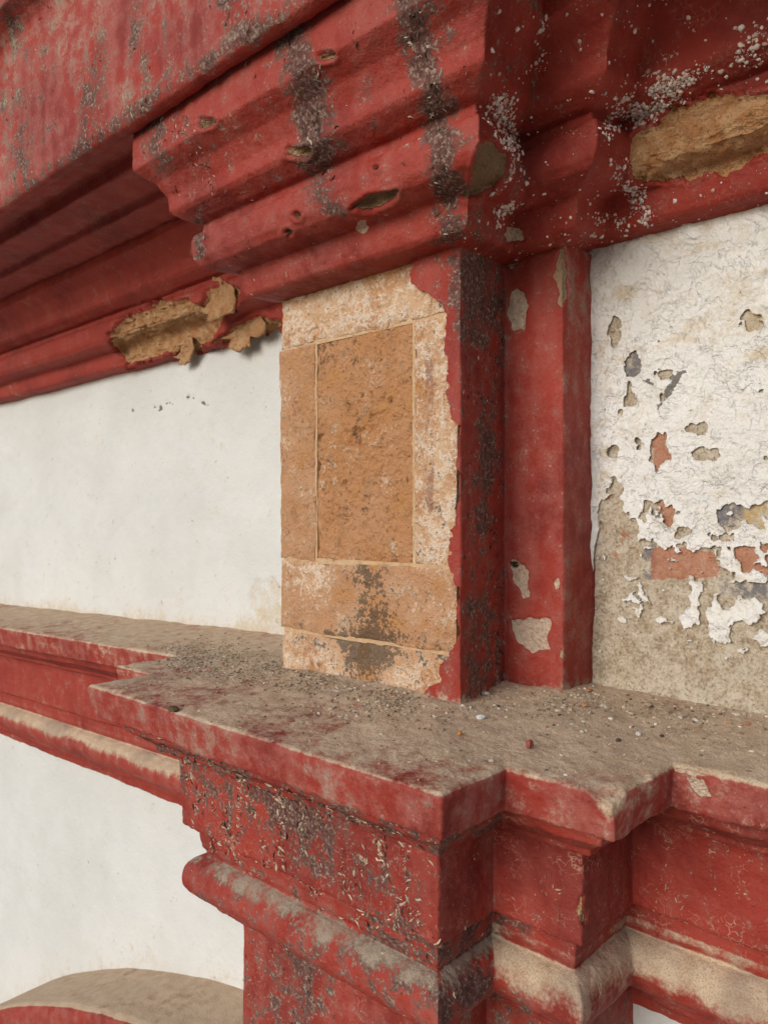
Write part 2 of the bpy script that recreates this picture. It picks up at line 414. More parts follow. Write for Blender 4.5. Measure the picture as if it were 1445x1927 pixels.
crust = np.zeros(P.shape[:2])
crust = np.where(lowP & (zrel < -.06) & (zrel > -.126), .50+.3*n_low, crust)
crust = np.where(lowP & is_fas, .12+.42*streak(px, py, [(350, 1450), (560, 1540)], 60)+.36*streak(px, py, [(560, 1500), (600, 1640)], 45)+.3*streak(px, py, [(700, 1620), (740, 1740)], 60)+.25*n_low, crust)
crust = np.where(lowP & is_torus, .3+.2*sst(N[..., 2], 0, .6)+.25*n_low, crust)
crust = np.where(lowret & (zrel < -.27), .42*sst(N[..., 2], -.7, .2)+.30, crust)
crust = np.where(lowP & (zrel < -.27) & (zrel > -.42), crust+.35*streak(px, py, [(700, 1780), (840, 1850)], 70), crust)
crust = np.where(lowret & (zrel < -.06) & (zrel > -.126), .5, crust)
crust = np.where(lowP & (zrel < -.43), .22, crust)
crust = np.where(isS & (zrel < -.27) & (px < 1000), .45, crust)
grey = np.where((lowP | lowret) & ~is_top, .75, 0.)
grey = np.where(is_top, .25*sst(n_mid, .1, .6), grey); grey = np.where(is_torus & (isWR | isS | isWL), .55*sst(n_low+.5*n_mid, -.2, .5), grey)
crack = np.where((isWR | isS) & (zrel < -.05) & (zrel > -.30), .5+.6*sst(n_low, -.3, .5), 0)
crack = np.where(isWR & is_torus, .4, crack); crack = np.where(lowP & is_fas, .55, crack)
crack = np.where(lowret & is_fas, .35, crack)
chalk = np.where((zrel < -.003) & (zrel > -.065), .75, .2)
chalk = np.where(is_torus, .55, chalk); chalk = np.where(is_top, 1.0, chalk)
chalk = np.where(lowret, chalk+.35, chalk)
bare = np.zeros(P.shape[:2]); pale = np.zeros(P.shape[:2])
rag = fbm(P, 70, 3, 5.0)
def stamp(poly, ok, depth, isp=0.0, ragpx=6):
    global P, bare, pale
    s = sdf(px, py, poly)+rag*ragpx
    m = sst(-s, -4.0, 4.0)*ok
    bare = np.maximum(bare, m); pale = np.where(m > .3, isp, pale)
    P = P-N*(m*depth)[..., None]
stamp([(1090, 1690), (1100, 1685), (1098, 1712), (1102, 1735), (1092, 1742), (1082, 1718)], isS, .006)
stamp([(1290, 1462), (1325, 1468), (1338, 1500), (1318, 1503), (1300, 1480)], isWR, .0012, 1.0)
stamp([(1255, 1440), (1300, 1450), (1330, 1462), (1300, 1462), (1258, 1450)], isWR, .0012, .9)
deep = np.zeros(P.shape[:2])
M1 = pack(dust, crust, bare, pale); M2 = pack(crack, chalk, grey, deep)
cornice = thing('lower_cornice', 'dusty red lower cornice whose ledge steps forward around the pilaster', 'cornice', (-.98, .9, Z0-.5))
cuts = {}
def jz(v):                                # first profile index at or below height v (below the arris)
    return int(np.where((plz <= v) & (np.arange(len(plz)) > ntop))[0][0])
j1, j2, j3, j4 = jz(-.062), jz(-.127), jz(-.314), jz(-.419)
for nm, a, b_ in (('ledge_slab', 0, j1), ('fillet_moulding', j1, j2), ('fascia', j2, j3), ('torus_moulding', j3, j4), ('lower_fillet', j4, len(plz)-1)):
    s = slice(a, b_+1)
    cuts[nm] = grid_mesh(nm, P[:, s], RED, cornice, {'m1': M1[:, s], 'm2': M2[:, s]})
LOW = dict(P=P, N=N, px=px, py=py, RUN=RUN, zrel=np.repeat(zrel, len(run), 0), top=np.repeat(is_top, len(run), 0), pd=np.repeat(pl[:, 0][None], len(run), 0))

# ------------------------------------------------------------------ LOWER PILASTER (shafts under the cornice)
shc = [(-1.345, WY+.02, 0, 0), (-1.345, 1.037, 0, 0), (-1.203, 1.037, 0, 0), (-1.203, .904, 0, 0), (-.726, .904, 0, 0), (-.726, 1.037, 0, 0), (-.59, 1.037, 0, 0), (-.59, WY+.02, 0, 0)]
pz = resample([(0, Z0-.43), (0, Z0-.70)], .003); pz = np.concatenate([pz, resample([(0, Z0-.71), (0, GZ-.02)], .05)])
Ps, rs = sweep(pz, shc, [.01, .01, .01, .003, .003, .003, .003]); Ps = relax(Ps, 2); Ns = normals(Ps)
nl = fbm(Ps, 5, 3, 8.8); nm_ = fbm(Ps, 26, 3, 1.8)
Ps = Ps+Ns*(.004*nl+.0018*nm_)[..., None]
Ps[:, -1, 2] = GZ-.01
sx_, sy_ = proj(Ps)
z_ = np.zeros(nl.shape)
m1 = pack(z_+.12, .30+.3*nl+.35*streak(sx_, sy_, [(560, 1780), (580, 1927)], 40), z_, z_); m2 = pack(z_+.5, z_+.45, z_+.4, z_)
lowp = thing('lower_pilaster', 'red lower pilaster shaft with flaking paint beneath the torus moulding', 'pilaster', (-.96, 1.05, GZ))
a = np.where(rs <= 2)[0][-1]; 
sf = grid_mesh('shaft', Ps, RED, lowp, {'m1': m1, 'm2': m2})
LSH = dict(P=Ps, N=Ns, px=sx_, py=sy_, RUN=np.repeat(rs[:, None], Ps.shape[1], 1))

# ------------------------------------------------------------------ UPPER CORNICE
PXR, PXL, PY_ = -.752, -1.207, 1.001
SXR, SY_, PSX = -.665, 1.176, -.785
upc = [(-3.9, WY, 0, .030), (-1.29, WY, -1, .035), (-1.29, SY_, -1, .02), (PXL, SY_, -1, .015), (PXL, PY_, -1, 0),
       (PXR, PY_, 1, 0), (PSX, SY_, 1, .018), (SXR, SY_, 1, .026), (SXR, WY, 1, .046), (.6, WY, 0, .046)]
usteps = [t_far, .006, .006, .005, .0028, .0022, .0022, .0022, t_right]
prof_up = [(.207, 2.405), (.208, 2.37), (.209, 2.293), (.200, 2.285), (.176, 2.268), (.165, 2.250), (.159, 2.238), (.157, 2.212), (.150, 2.205), (.124, 2.191), (.108, 2.188), (.110, 2.172), (.122, 2.164),
           (.126, 2.152), (.126, 2.134), (.122, 2.116), (.112, 2.103), (.092, 2.096), (.062, 2.092), (.058, 2.084), (.055, 2.062), (.050, 2.047), (.042, 2.041), (-.02, 2.036)]
pu = resample(prof_up, .0029)
P, run = sweep(pu, upc, usteps); P = relax(P, 1)
RUN = np.repeat(run[:, None], P.shape[1], 1); N = normals(P)
n_low = fbm(P, 5.5, 3, 13.1); n_mid = fbm(P, 22, 3, 19.7); n_hi = fbm(P, 85, 2, 14.4)
P = P+N*(.0036*n_low+.0018*n_mid+.0010*n_hi)[..., None]
P[:, -4:, 2] = P[:, -4:, 2]
px, py = proj(P); rag = fbm(P, 60, 3, 5.0)+.8*fbm(P, 21, 2, 6.0)
uP = RUN == 4; uR = RUN == 5; uS = RUN == 6; uSR = RUN == 7; uWR = RUN == 8; uWL = RUN <= 1
bare = np.zeros(P.shape[:2]); pale = bare.copy(); grey = bare.copy(); deep = bare.copy(); crust = bare.copy()
def ustamp(poly, ok, depth, isp=0.0, isg=0.0, isd=0.0, ragpx=7):
    global P, bare, pale, grey, deep
    s = sdf(px, py, poly)+rag*ragpx
    m = sst(-s, -4.0, 4.0)*ok; lip = np.exp(-((s-6)/5.0)**2)*ok
    bare = np.maximum(bare, m); pale = np.where(m > .3, isp, pale); grey = np.where(m > .3, isg, grey); deep = np.where(m > .3, isd, deep)
    rough = 1+.5*fbm(P, 26, 3, 2.2)+.45*fbm(P, 75, 3, 4.2)
    P = P-N*(m*depth*rough-lip*min(depth, .008)*.35)[..., None]
ustamp([(205, 628), (230, 600), (300, 565), (340, 560), (375, 575), (385, 545), (425, 530), (450, 545), (442, 585), (418, 605), (400, 640), (350, 682), (320, 660), (285, 675), (240, 690), (212, 655)], uWL, .02)
ustamp([(400, 645), (440, 612), (490, 595), (525, 605), (525, 632), (450, 645)], uWL, .016)
ustamp([(278, 352), (298, 350), (314, 375), (312, 418), (290, 422), (274, 392)], uWL, .012)
ustamp([(1180, 290), (1195, 250), (1235, 225), (1260, 200), (1320, 178), (1380, 168), (1480, 175), (1480, 275), (1390, 310), (1330, 335), (1270, 345), (1200, 345), (1185, 320)], uWR, .011, ragpx=14)
ustamp([(905, 275), (930, 265), (955, 290), (952, 330), (930, 355), (895, 372), (866, 370), (885, 345)], uR | uP, .008, isg=.9)
ustamp([(658, 394), (690, 367), (747, 356), (744, 375), (700, 397)], uP, .012, isg=.9, ragpx=4)
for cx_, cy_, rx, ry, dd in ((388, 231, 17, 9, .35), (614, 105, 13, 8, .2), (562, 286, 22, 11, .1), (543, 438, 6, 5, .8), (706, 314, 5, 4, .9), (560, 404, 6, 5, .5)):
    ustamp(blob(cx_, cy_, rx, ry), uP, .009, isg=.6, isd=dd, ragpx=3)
for cx_, cy_, rx, ry in ((968, 441, 16, 14), (1056, 440, 3, 3)):
    ustamp(blob(cx_, cy_, rx, ry), uS | uR, .003, isp=1, ragpx=4)
ustamp(blob(680, 427, 10, 12), uP, .001, isp=1, ragpx=3)
for pts, wd, k in (([(545, 70), (575, 140), (600, 290)], 26, .75), ([(770, 0), (795, 110), (820, 200), (840, 330), (850, 440)], 24, .7), ([(595, 330), (620, 385)], 20, .6),
                   ([(290, 240), (300, 290)], 18, .6), ([(370, 410), (378, 480)], 10, .6), ([(820, 20), (800, 160)], 30, .5), ([(690, 190), (730, 250)], 22, .2), ([(330, 220), (420, 300)], 25, .3)):
    crust = np.maximum(crust, (1.02*k*streak(px, py, pts, wd*1.6)+.16*k*streak(px, py, pts, wd*3))*uP)
crust = np.maximum(crust, np.where(uR, .22+.3*streak(px, py, [(880, 440), (920, 430)], 25), 0))
dust = np.zeros(P.shape[:2]); z_ = np.zeros(P.shape[:2])
crack = np.where(uP, .12, .1)+.3*(uWR)
chalk = np.where(uP, .35+.3*n_low, .15)
M1 = pack(dust, crust, bare, pale); M2 = pack(crack, chalk, grey, deep)
ucor = thing('upper_cornice', 'deep red overhanging upper cornice with peeling paint and earthen holes', 'cornice', (-.98, 1.1, 2.04))
ucut = {}
def ju(v): return int(np.where(pu[:, 1] <= v)[0][0])
k1, k2, k3 = ju(2.205), ju(2.172), ju(2.092)
for nm, a, b_ in (('cavetto_moulding', 0, k1), ('fillet_moulding', k1, k2), ('ovolo_moulding', k2, k3), ('architrave_fascia', k3, len(pu)-1)):
    s = slice(a, b_+1)
    ucut[nm] = grid_mesh(nm, P[:, s], RED, ucor, {'m1': M1[:, s], 'm2': M2[:, s]})
UP = dict(P=P, N=N, px=px, py=py, RUN=RUN, bare=bare)
# corona and crowning moulding, straight above all of it
prof_cor = [(-.20, 3.10), (.66, 3.08), (.665, 2.93), (.655, 2.90), (.60, 2.83), (.585, 2.79), (.585, 2.76), (.548, 2.745), (.535, 2.73), (.530, 2.70), (.528, 2.375), (.522, 2.362), (.508, 2.357), (.496, 2.362), (.490, 2.402), (.408, 2.404), (.402, 2.374), (.306, 2.370), (.301, 2.350), (.216, 2.346), (-.02, 2.346)]
pc = resample(prof_cor, .0045)
P, run = sweep(pc, [(-3.9, WY, 0, .02), (-1.3, WY, 0, 0), (.0, WY, 0, 0), (1.0, WY, 0, 0)], [.012, .004, .01, .02]); P = relax(P, 1); N = normals(P)
n_low = fbm(P, 4.5, 3, 23.1); n_mid = fbm(P, 20, 3, 29.7)
vert = fbm(P*np.array([1, 1, .12]), 16, 2, 51.0)
P = P+N*(.006*n_low+.003*n_mid+.003*vert)[..., None]
px, py = proj(P)
face = (N[..., 1] < -.5) & (P[..., 1] < .80)
cr = np.where(face, .20+.28*sst(fbm(P*np.array([1, 1, .16]), 9, 3, 61.0), .0, .6)+.2*n_low, .10)
for pts, wd, k in (([(190, 90), (160, 260)], 26, .3), ([(330, 60), (300, 140)], 30, .25), ([(430, 0), (470, 70)], 35, .45), ([(30, 180), (40, 330)], 25, .3), ([(10, 10), (30, 80)], 25, .5)):
    cr = cr+k*streak(px, py, pts, wd)
edge = np.exp(-((P[..., 2]-2.372)/.016)**2)*face
cr = cr+.35*edge
z_ = np.zeros(cr.shape)
ucut['corona'] = grid_mesh('corona', P, RED, ucor, {'m1': pack(z_+.20*face+.5*(N[..., 2] > .3), cr*.95, z_, z_), 'm2': pack(z_+.25, .45*face+.25, z_+.6, z_)})
COR = dict(P=P, N=N, px=px, py=py, cr=cr, face=face)

# ------------------------------------------------------------------ WALLS
def wall_grid(xs, zs):
    X, Z = np.meshgrid(xs, zs, indexing='ij'); return np.stack([X, np.full_like(X, WY), Z], -1)
# smooth whitewashed frieze panel
zs = np.linspace(2.12, 1.15, 170); xs = np.concatenate([np.linspace(-3.9, -2.2, 130), np.linspace(-2.2, -1.25, 220)[1:]])
P = wall_grid(xs, zs); N = np.zeros_like(P); N[..., 1] = -1
nl = fbm(P, 3.2, 3, 2.2); nm_ = fbm(P, 20, 3, 3.3)
px, py = proj(P)
hole = sst(-(sdf(px, py, [(468, 1110), (485, 1090), (520, 1088), (530, 1100), (530, 1160), (500, 1170), (480, 1160), (470, 1135)])+fbm(P, 40, 3)*8), -1, 2)
sc1 = np.maximum(streak(px, py, [(240, 772), (300, 765), (330, 752), (360, 746), (395, 765)], 6), streak(px, py, [(290, 772), (320, 760)], 8))*sst(fbm(P, 45, 2, 4.0), -.1, .3)
P[..., 1] += -.006*nl-.0018*nm_+.003*hole+.003*sst(sc1, .3, .7)
stain = .12+.75*sst(1.37-P[..., 2]-.045*np.maximum(0, -1.5-P[..., 0])+.05*nl, 0, .12)+.3*hole+.4*sst(sc1, .4, .8)+.2*streak(px, py, [(400, 830), (420, 840)], 15)
soot = .9*sst(sc1, .6, .9)+.3*streak(px, py, [(284, 888), (285, 890)], 4)+.25*streak(px, py, [(210, 1080), (212, 1082)], 3)
z_ = np.zeros(nl.shape)
wl = thing('frieze_wall', 'smooth whitewashed wall panel with a few small scuffs between the cornices', 'wall', (-2.3, WY, 1.15))
grid_mesh('whitewash', P, WHITE, wl, {'m1': pack(stain, soot, z_, z_)})
# lower wall
zs = np.concatenate([np.linspace(.95, .0, 140), np.linspace(0, GZ-.01, 30)[1:]]); xs = np.concatenate([np.linspace(-3.9, -2.2, 110), np.linspace(-2.2, -.5, 220)[1:], np.linspace(-.5, .6, 40)[1:]])
P = wall_grid(xs, zs); nl = fbm(P, 3, 3, 6.2); nm_ = fbm(P, 18, 3, 7.3); px, py = proj(P)
P[..., 1] += -.006*nl-.0016*nm_
ARX, ARR, ARZ = -0.781, 4.208, -3.800
ra = np.hypot(P[..., 0]-ARX, P[..., 2]-ARZ)-ARR
z_ = np.zeros(nl.shape)
st = .05+.3*sst(.10+.06*nl-ra, 0, .1)*(ra > -.05)
so = .3*streak(px, py, [(70, 1730), (71, 1740)], 4)+.25*streak(px, py, [(40, 1555), (42, 1558)], 3)+.25*streak(px, py, [(168, 1805), (170, 1815)], 4)
ll = thing('lower_wall', 'clean white wall below the lower cornice above the arched hood', 'wall', (-2.3, WY, GZ))
grid_mesh('whitewash', P, WHITE, ll, {'m1': pack(st, so, z_, z_)})
# arched hood
hp = resample([(.01, .004), (-.225, .0), (-.243, -.008), (-.252, -.028), (-.254, -.10), (-.24, -.115), (-.20, -.12), (-.195, -.17), (.01, -.175)], .006)
an = np.linspace(math.radians(160), math.radians(40), 420)
P = np.stack([ARX+(ARR+hp[None, :, 1])*np.cos(an)[:, None], np.repeat(WY+hp[None, :, 0], len(an), 0), ARZ+(ARR+hp[None, :, 1])*np.sin(an)[:, None]], -1)
P = relax(P, 1); N = normals(P); nl = fbm(P, 5, 3, 41.); P = P+N*(.004*nl)[..., None]; z_ = np.zeros(nl.shape)
hood = thing('arched_hood', 'curved red hood moulding with dusty top on the lower white wall', 'moulding', (ARX, WY, GZ))
grid_mesh('hood_moulding', P, RED, hood, {'m1': pack(.9*sst(N[..., 2], .45, .75)*(N[..., 1] > -.5), z_, z_, z_), 'm2': pack(z_, z_+.7, z_, z_)})

# peeling frieze panel: lime render behind, a skin of whitewash in front
zs = np.linspace(2.13, 1.25, 400); xs = np.concatenate([np.linspace(-.70, -.33, 190), np.linspace(-.33, .6, 120)[1:]])
P = wall_grid(xs, zs); nl = fbm(P, 5, 3, 12.2); nm_ = fbm(P, 24, 4, 13.3); px, py = proj(P)
N = np.zeros_like(P); N[..., 1] = -1
rag = fbm(P, 34, 4, 31.0); rg2 = fbm(P, 90, 3, 37.0)
foot = np.exp(-np.maximum(P[..., 2]-1.29, 0)/.018)
Pb = P.copy(); Pb[..., 1] += -.004*nl-.0045*nm_-.0015*rg2-.02*foot*(P[..., 0] > -.64)
def zone(poly, soft=8, r=9): return sst(-(sdf(px, py, poly)+rag*r), -soft, soft)
brick = np.maximum.reduce([zone([(1225, 1030), (1345, 1040), (1350, 1085), (1228, 1092)], 4), zone([(1365, 1015), (1460, 1020), (1460, 1085), (1375, 1075)], 4), zone([(1225, 810), (1262, 815), (1262, 890), (1232, 885)], 4, 3),
                           zone([(1240, 945), (1275, 940), (1272, 1010), (1245, 1000)], 4, 3), .8*zone([(1200, 670), (1235, 668), (1232, 700), (1200, 705)], 4, 3)*0])
brick = np.maximum(brick, .75*sst(rag+.4*nl, .35, .6)*(py < 1090))
blue = np.maximum.reduce([zone([(1345, 940), (1400, 935), (1400, 995), (1345, 990)], 5), zone([(1170, 665), (1215, 668), (1205, 720), (1175, 715)], 5), zone([(1210, 1020), (1232, 1020), (1232, 1090), (1212, 1085)], 4, 3), zone([(1350, 1090), (1445, 1095), (1445, 1130), (1360, 1120)], 8)])
yellow = np.maximum.reduce([zone([(1395, 945), (1450, 945), (1450, 1000), (1395, 995)], 6), zone([(1205, 668), (1245, 668), (1240, 695), (1205, 700)], 5), .7*zone([(1395, 580), (1445, 580), (1445, 625), (1395, 625)], 5)])
wr = thing('peeling_frieze_wall', 'badly peeling white wall panel exposing tan render and brick red patches', 'wall', (-.4, WY, 1.25))
grid_mesh('render_coat', Pb, RENDER, wr, {'m1': pack(brick, blue, yellow, np.zeros(nl.shape))})
# how much whitewash is left: boundary line and lone islands
bx = [1100, 1115, 1126, 1134, 1150, 1165, 1190, 1225, 1260, 1300, 1330, 1380, 1420, 1500, 2400]
by = [1090, 1085, 1010, 930, 885, 905, 985, 1000, 1045, 1050, 1010, 1020, 1040, 1050, 1050]
edge = np.interp(px, bx, by)-py
cov = edge/42.0+rag*1.5+rg2*.8
cov = np.where(edge > 130, np.maximum(cov, 1.0), cov)
cov = cov+.9*(px < 1127)*(edge > 0)
holes = [blob(1160, 625, 9, 22), blob(1418, 603, 24, 18), blob(1190, 690, 17, 28), blob(1188, 755, 14, 17), blob(1245, 745, 9, 10), blob(1152, 852, 10, 13), blob(1243, 848, 17, 34), blob(1208, 830, 8, 14), blob(1330, 855, 28, 9), blob(1312, 805, 18, 9),
         blob(1262, 975, 14, 28), blob(1378, 970, 34, 24), blob(1425, 968, 24, 22), blob(1215, 968, 7, 22), blob(1285, 1000, 12, 9), blob(1240, 965, 5, 10), blob(1157, 700, 5, 6), blob(1170, 780, 4, 5), blob(1250, 705, 16, 8), blob(1400, 1045, 36, 20), blob(1290, 1060, 40, 14)]
for h in holes: cov = np.minimum(cov, (sdf(px, py, h)+rag*16+rg2*6)/14.0)
for isl in [blob(1200, 1130, 22, 6), blob(1205, 1150, 9, 11), blob(1310, 1110, 16, 24), blob(1345, 1150, 12, 26), blob(1362, 1190, 14, 16), blob(1400, 1150, 34, 30), blob(1300, 1165, 13, 16), blob(1247, 1168, 9, 5), blob(1185, 1165, 9, 4), blob(1190, 1088, 12, 5),
            blob(1420, 1085, 30, 10), blob(1435, 1200, 20, 12), blob(1372, 1062, 22, 12), blob(1205, 1110, 6, 9)]:
    cov = np.maximum(cov, (-sdf(px, py, isl)+rag*16+rg2*9)/14.0)
sca = fbm(P, 60, 3, 88.0)
cov = np.minimum(cov, np.where(py > 640, (.60-sca)*2.0, 9))               # scattered pinholes
cov = np.maximum(cov, np.where(py < 1240, (-sca-.52)*2.0, -9))
lift = np.exp(-np.clip(cov, 0, 5)/.18)*np.clip(.5+rag, 0, 1)
blis = sst(fbm(P, 30, 2, 71.0), .25, .6)
Pw = P.copy(); Pw[..., 1] += -.0046-.004*nl-.0050*nm_-.0020*lift-.0034*blis
stain = .16+.45*sst(fbm(P*np.array([1, 1, 2.2]), 8, 3, 91.0), .1, .55)*(py < 740)+.3*lift+.25*zone([(1320, 500), (1445, 510), (1445, 680), (1330, 660)], 30)+.35*np.exp(-((px-1135)/14)**2)*(py > 640)*sst(rag, 0, .3)
soot = np.maximum(.75*streak(px, py, [(1215, 715), (1290, 700)], 12)*sst(rg2, 0, .3), .75*streak(px, py, [(1240, 770), (1280, 705)], 8))
Pw, keep = snap(Pw, cov)
grid_mesh('whitewash_skin', Pw, PEEL, wr, {'m1': pack(stain, soot, np.zeros(nl.shape), np.zeros(nl.shape))}, keep=keep, skirt=.0035, N=N)

# ------------------------------------------------------------------ PILASTER and its stepped-back strip: red plaster coat
vz = resample([(0, 2.075), (0, Zb-.012)], .0026)
pc_ = [(-1.0, PY_, 0, 0), (PXR, PY_, 0, 0), (PSX, SY_, 0, 0), (SXR, SY_, 0, 0), (SXR, WY+.012, 0, 0)]
P, run = sweep(vz, pc_, [.0026, .0026, .0026, .0026]); P = relax(P, 5); N = normals(P)
px, py = proj(P)
nl = fbm(P, 5, 3, 15.2); nm_ = fbm(P, 22, 3, 16.3); rag = fbm(P, 60, 3, 33.0); RUN = np.repeat(run[:, None], P.shape[1], 1)
front = RUN == 0; ret = RUN == 1; sfr = RUN == 2; srt = RUN == 3
vertn = fbm(P*np.array([1, 1, .15]), 22, 2, 55.)
P = P+N*(.005*nl+.0026*nm_+.0016*vertn)[..., None]
edge = np.array([(485, 781), (510, 773), (530, 770), (545, 790), (552, 803), (565, 820), (590, 836), (640, 832), (680, 838), (740, 842), (788, 847), (805, 866), (840, 864), (870, 860), (900, 865), (940, 862), (965, 857), (1000, 850), (1035, 848), (1070, 847), (1110, 862), (1150, 858), (1190, 860), (1215, 852), (1240, 838), (1256, 824), (1282, 828), (1293, 806), (1310, 790), (1330, 780)], float)
ex = np.interp(py, edge[:, 0], edge[:, 1])
s = px-ex+rag*7-2
keepv = (~front) | (s > 0)
keepv &= ~(front & (P[..., 0] < -.985))
lift = np.exp(-np.clip(s, 0, 60)/5.0)*front*np.clip(.4+rag, 0, 1)
P = P+N*(.003*lift)[..., None]
bare = np.zeros(px.shape); pale = bare.copy(); deep = bare.copy()
def pst(poly, ok, depth, isp=1.0, isd=0.0, r=6):
    global P, bare, pale, deep
    sd_ = sdf(px, py, poly)+rag*r
    m = sst(-sd_, -3.5, 3.5)*ok
    bare = np.maximum(bare, m); pale = np.where(m > .3, isp, pale); deep = np.where(m > .3, isd, deep)
    P = P-N*(m*depth-.0012*np.exp(-((sd_-4)/3.)**2)*ok)[..., None]
pst([(962, 548), (975, 543), (990, 552), (993, 575), (985, 618), (966, 624), (955, 600), (957, 565)], sfr, .003)
pst(blob(964, 496, 9, 12), sfr, .003); pst(blob(980, 477, 8, 7), sfr, .003)
pst([(962, 1050), (978, 1055), (995, 1075), (993, 1100), (998, 1125), (985, 1132), (972, 1108), (960, 1075)], sfr, .003)
pst([(962, 1168), (990, 1165), (1034, 1162), (1036, 1185), (1028, 1200), (1032, 1222), (1000, 1230), (975, 1212), (963, 1190)], sfr, .003)
pst([(1058, 462), (1066, 470), (1070, 520), (1068, 560), (1058, 578), (1048, 570), (1052, 540), (1040, 520), (1046, 490)], sfr | srt, .006, .35)
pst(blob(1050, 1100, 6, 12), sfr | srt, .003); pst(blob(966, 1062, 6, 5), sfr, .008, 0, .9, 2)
pst(blob(1058, 1232, 4, 10), sfr | srt, .002, .6)
crust = .28*ret+ret*.28*nl+.55*streak(px, py, [(895, 440), (895, 620)], 45)*(ret | front)+.5*streak(px, py, [(915, 760), (912, 1000)], 16)*ret+.3*streak(px, py, [(905, 1150), (900, 1300)], 40)*ret
crust = crust+.35*streak(px, py, [(840, 470), (870, 600)], 22)*front+.10*front+.25*srt*sst(nl, 0, .5)
dust = np.clip(.8*np.exp(-(P[..., 2]-Zb)/.012), 0, 1)*(.6+rag)+.2*srt+.10*sfr*sst(nl, -.1, .5)
chalk = .3+.15*sfr+.3*srt
z_ = np.zeros(px.shape)
M1 = pack(dust, crust, bare, pale); M2 = pack(.15+.25*ret+z_, chalk, .35+.5*srt+z_, deep)
pil = thing('pilaster', 'square pilaster with ochre stonework laid bare where its red plaster fell off', 'pilaster', (-.98, 1.14, Zb-.01))
strip = thing('side_pilaster', 'narrow red stepped-back pilaster strip with small pale paint losses', 'pilaster', (-.7, 1.2, Zb-.01))
i_ps = int(np.where(run == 1)[0][-1])
a = slice(0, i_ps+1)
sk = np.where(front, np.minimum(s, (P[..., 0]+.985)*900), 30.0)
Pk, K = snap(P[a], sk[a])
o = grid_mesh('red_plaster', Pk, RED, pil, {'m1': M1[a], 'm2': M2[a]}, keep=K, skirt=.010, N=N[a])
plaster = o; o['label'] = 'dark crusted red plaster coat clinging to the arris'
a = slice(i_ps, None)
grid_mesh('plaster_coat', P[a], RED, strip, {'m1': M1[a], 'm2': M2[a]})
PIL = dict(P=P, N=N, px=px, py=py, RUN=RUN, keep=keepv)

# stones: each block with rounded, uneven edges standing proud of the mortar
STY = 1.008
def stone(x0, x1, z0, z1, fy, back, seed, rough, lime, black, maroon, warm, arr=.0026):
    nx = max(8, int((x1-x0)/.0022)); nz = max(8, int((z1-z0)/.0022))
    X, Z = np.meshgrid(np.linspace(x0, x1, nx), np.linspace(z1, z0, nz), indexing='ij')
    P = np.stack([X, np.full_like(X, fy), Z], -1)
    n1 = fbm(P, 6, 3, seed); n2 = fbm(P, 24, 4, seed+3); n3 = fbm(P, 75, 3, seed+7); rid = 1-np.abs(fbm(P*np.array([1, 1, .7]), 9, 4, seed+21))*5
    ed = np.minimum(np.minimum(X-x0, x1-X), np.minimum(Z-z0, z1-Z))
    pit = sst(n2+.3*n1, .36, .56)
    dep = arr*np.exp(-ed/.0045)-.002*n1-rough*(.6*n2+.55*n3)+rough*1.3*pit+rough*.5*sst(rid, .86, .98)*sst(n1, .0, .35)
    P[..., 1] += np.clip(dep, -.006, .0125)
    P[..., 0] += .0055*fbm(P, 7, 2, seed+11)+.0022*fbm(P, 34, 2, seed+12); P[..., 2] += .0055*fbm(P, 7, 2, seed+13)+.0022*fbm(P, 34, 2, seed+14)
    N = np.zeros_like(P); N[..., 1] = -1
    qx, qy = proj(P)
    f = lambda v: v(P, qx, qy, n1) if callable(v) else np.full(X.shape, float(v))
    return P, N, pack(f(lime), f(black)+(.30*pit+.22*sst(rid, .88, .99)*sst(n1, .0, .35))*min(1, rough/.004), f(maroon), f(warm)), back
def add_stone(**k):
    P, N, m, back = stone(**k)
    return grid_mesh('stone', P, STONE, pil, {'m1': m}, skirt=back, N=N, border=True)
blk = lambda P, x, y, n: .62*streak(x, y, [(690, 1090), (715, 1180), (680, 1290)], 52)+.42*streak(x, y, [(570, 1195), (700, 1215), (830, 1240)], 34)+.1*n
XR_ = -.768
add_stone(x0=-1.213, x1=XR_, z0=1.941, z1=2.07, fy=STY, back=.05, seed=101., rough=.0040, lime=lambda P, x, y, n: .55+.4*n+.25*streak(x, y, [(560, 600), (760, 560)], 40), black=.06, maroon=.12, warm=.12)
add_stone(x0=-1.216, x1=-1.112, z0=1.513, z1=1.9365, fy=STY, back=.05, seed=111., rough=.0026, lime=.10, black=.06, maroon=.22, warm=.3)
add_stone(x0=-1.108, x1=-.862, z0=1.517, z1=1.9375, fy=STY+.0035, back=.05, seed=121., rough=.0080, lime=lambda P, x, y, n: .06+.2*n, black=lambda P, x, y, n: .08+.35*streak(x, y, [(600, 665), (640, 640)], 22)+.3*streak(x, y, [(672, 680), (676, 790)], 10)+.3*streak(x, y, [(660, 960), (690, 955)], 22), maroon=.05, warm=lambda P, x, y, n: .75+.6*n)
add_stone(x0=-.8585, x1=XR_, z0=1.517, z1=1.9375, fy=STY+.0005, back=.05, seed=131., rough=.0038, lime=lambda P, x, y, n: .52+.35*n+.25*streak(x, y, [(820, 700), (835, 1000)], 22), black=lambda P, x, y, n: .12+.2*streak(x, y, [(785, 1000), (780, 1060)], 20), maroon=lambda P, x, y, n: .15+.42*streak(x, y, [(808, 680), (806, 960)], 12), warm=.1)
add_stone(x0=-1.211, x1=XR_, z0=1.374, z1=1.5105, fy=STY-.0005, back=.05, seed=141., rough=.0032, lime=lambda P, x, y, n: .24+.3*n+.25*streak(x, y, [(530, 1070), (600, 1090)], 30), black=blk, maroon=.12, warm=.12)
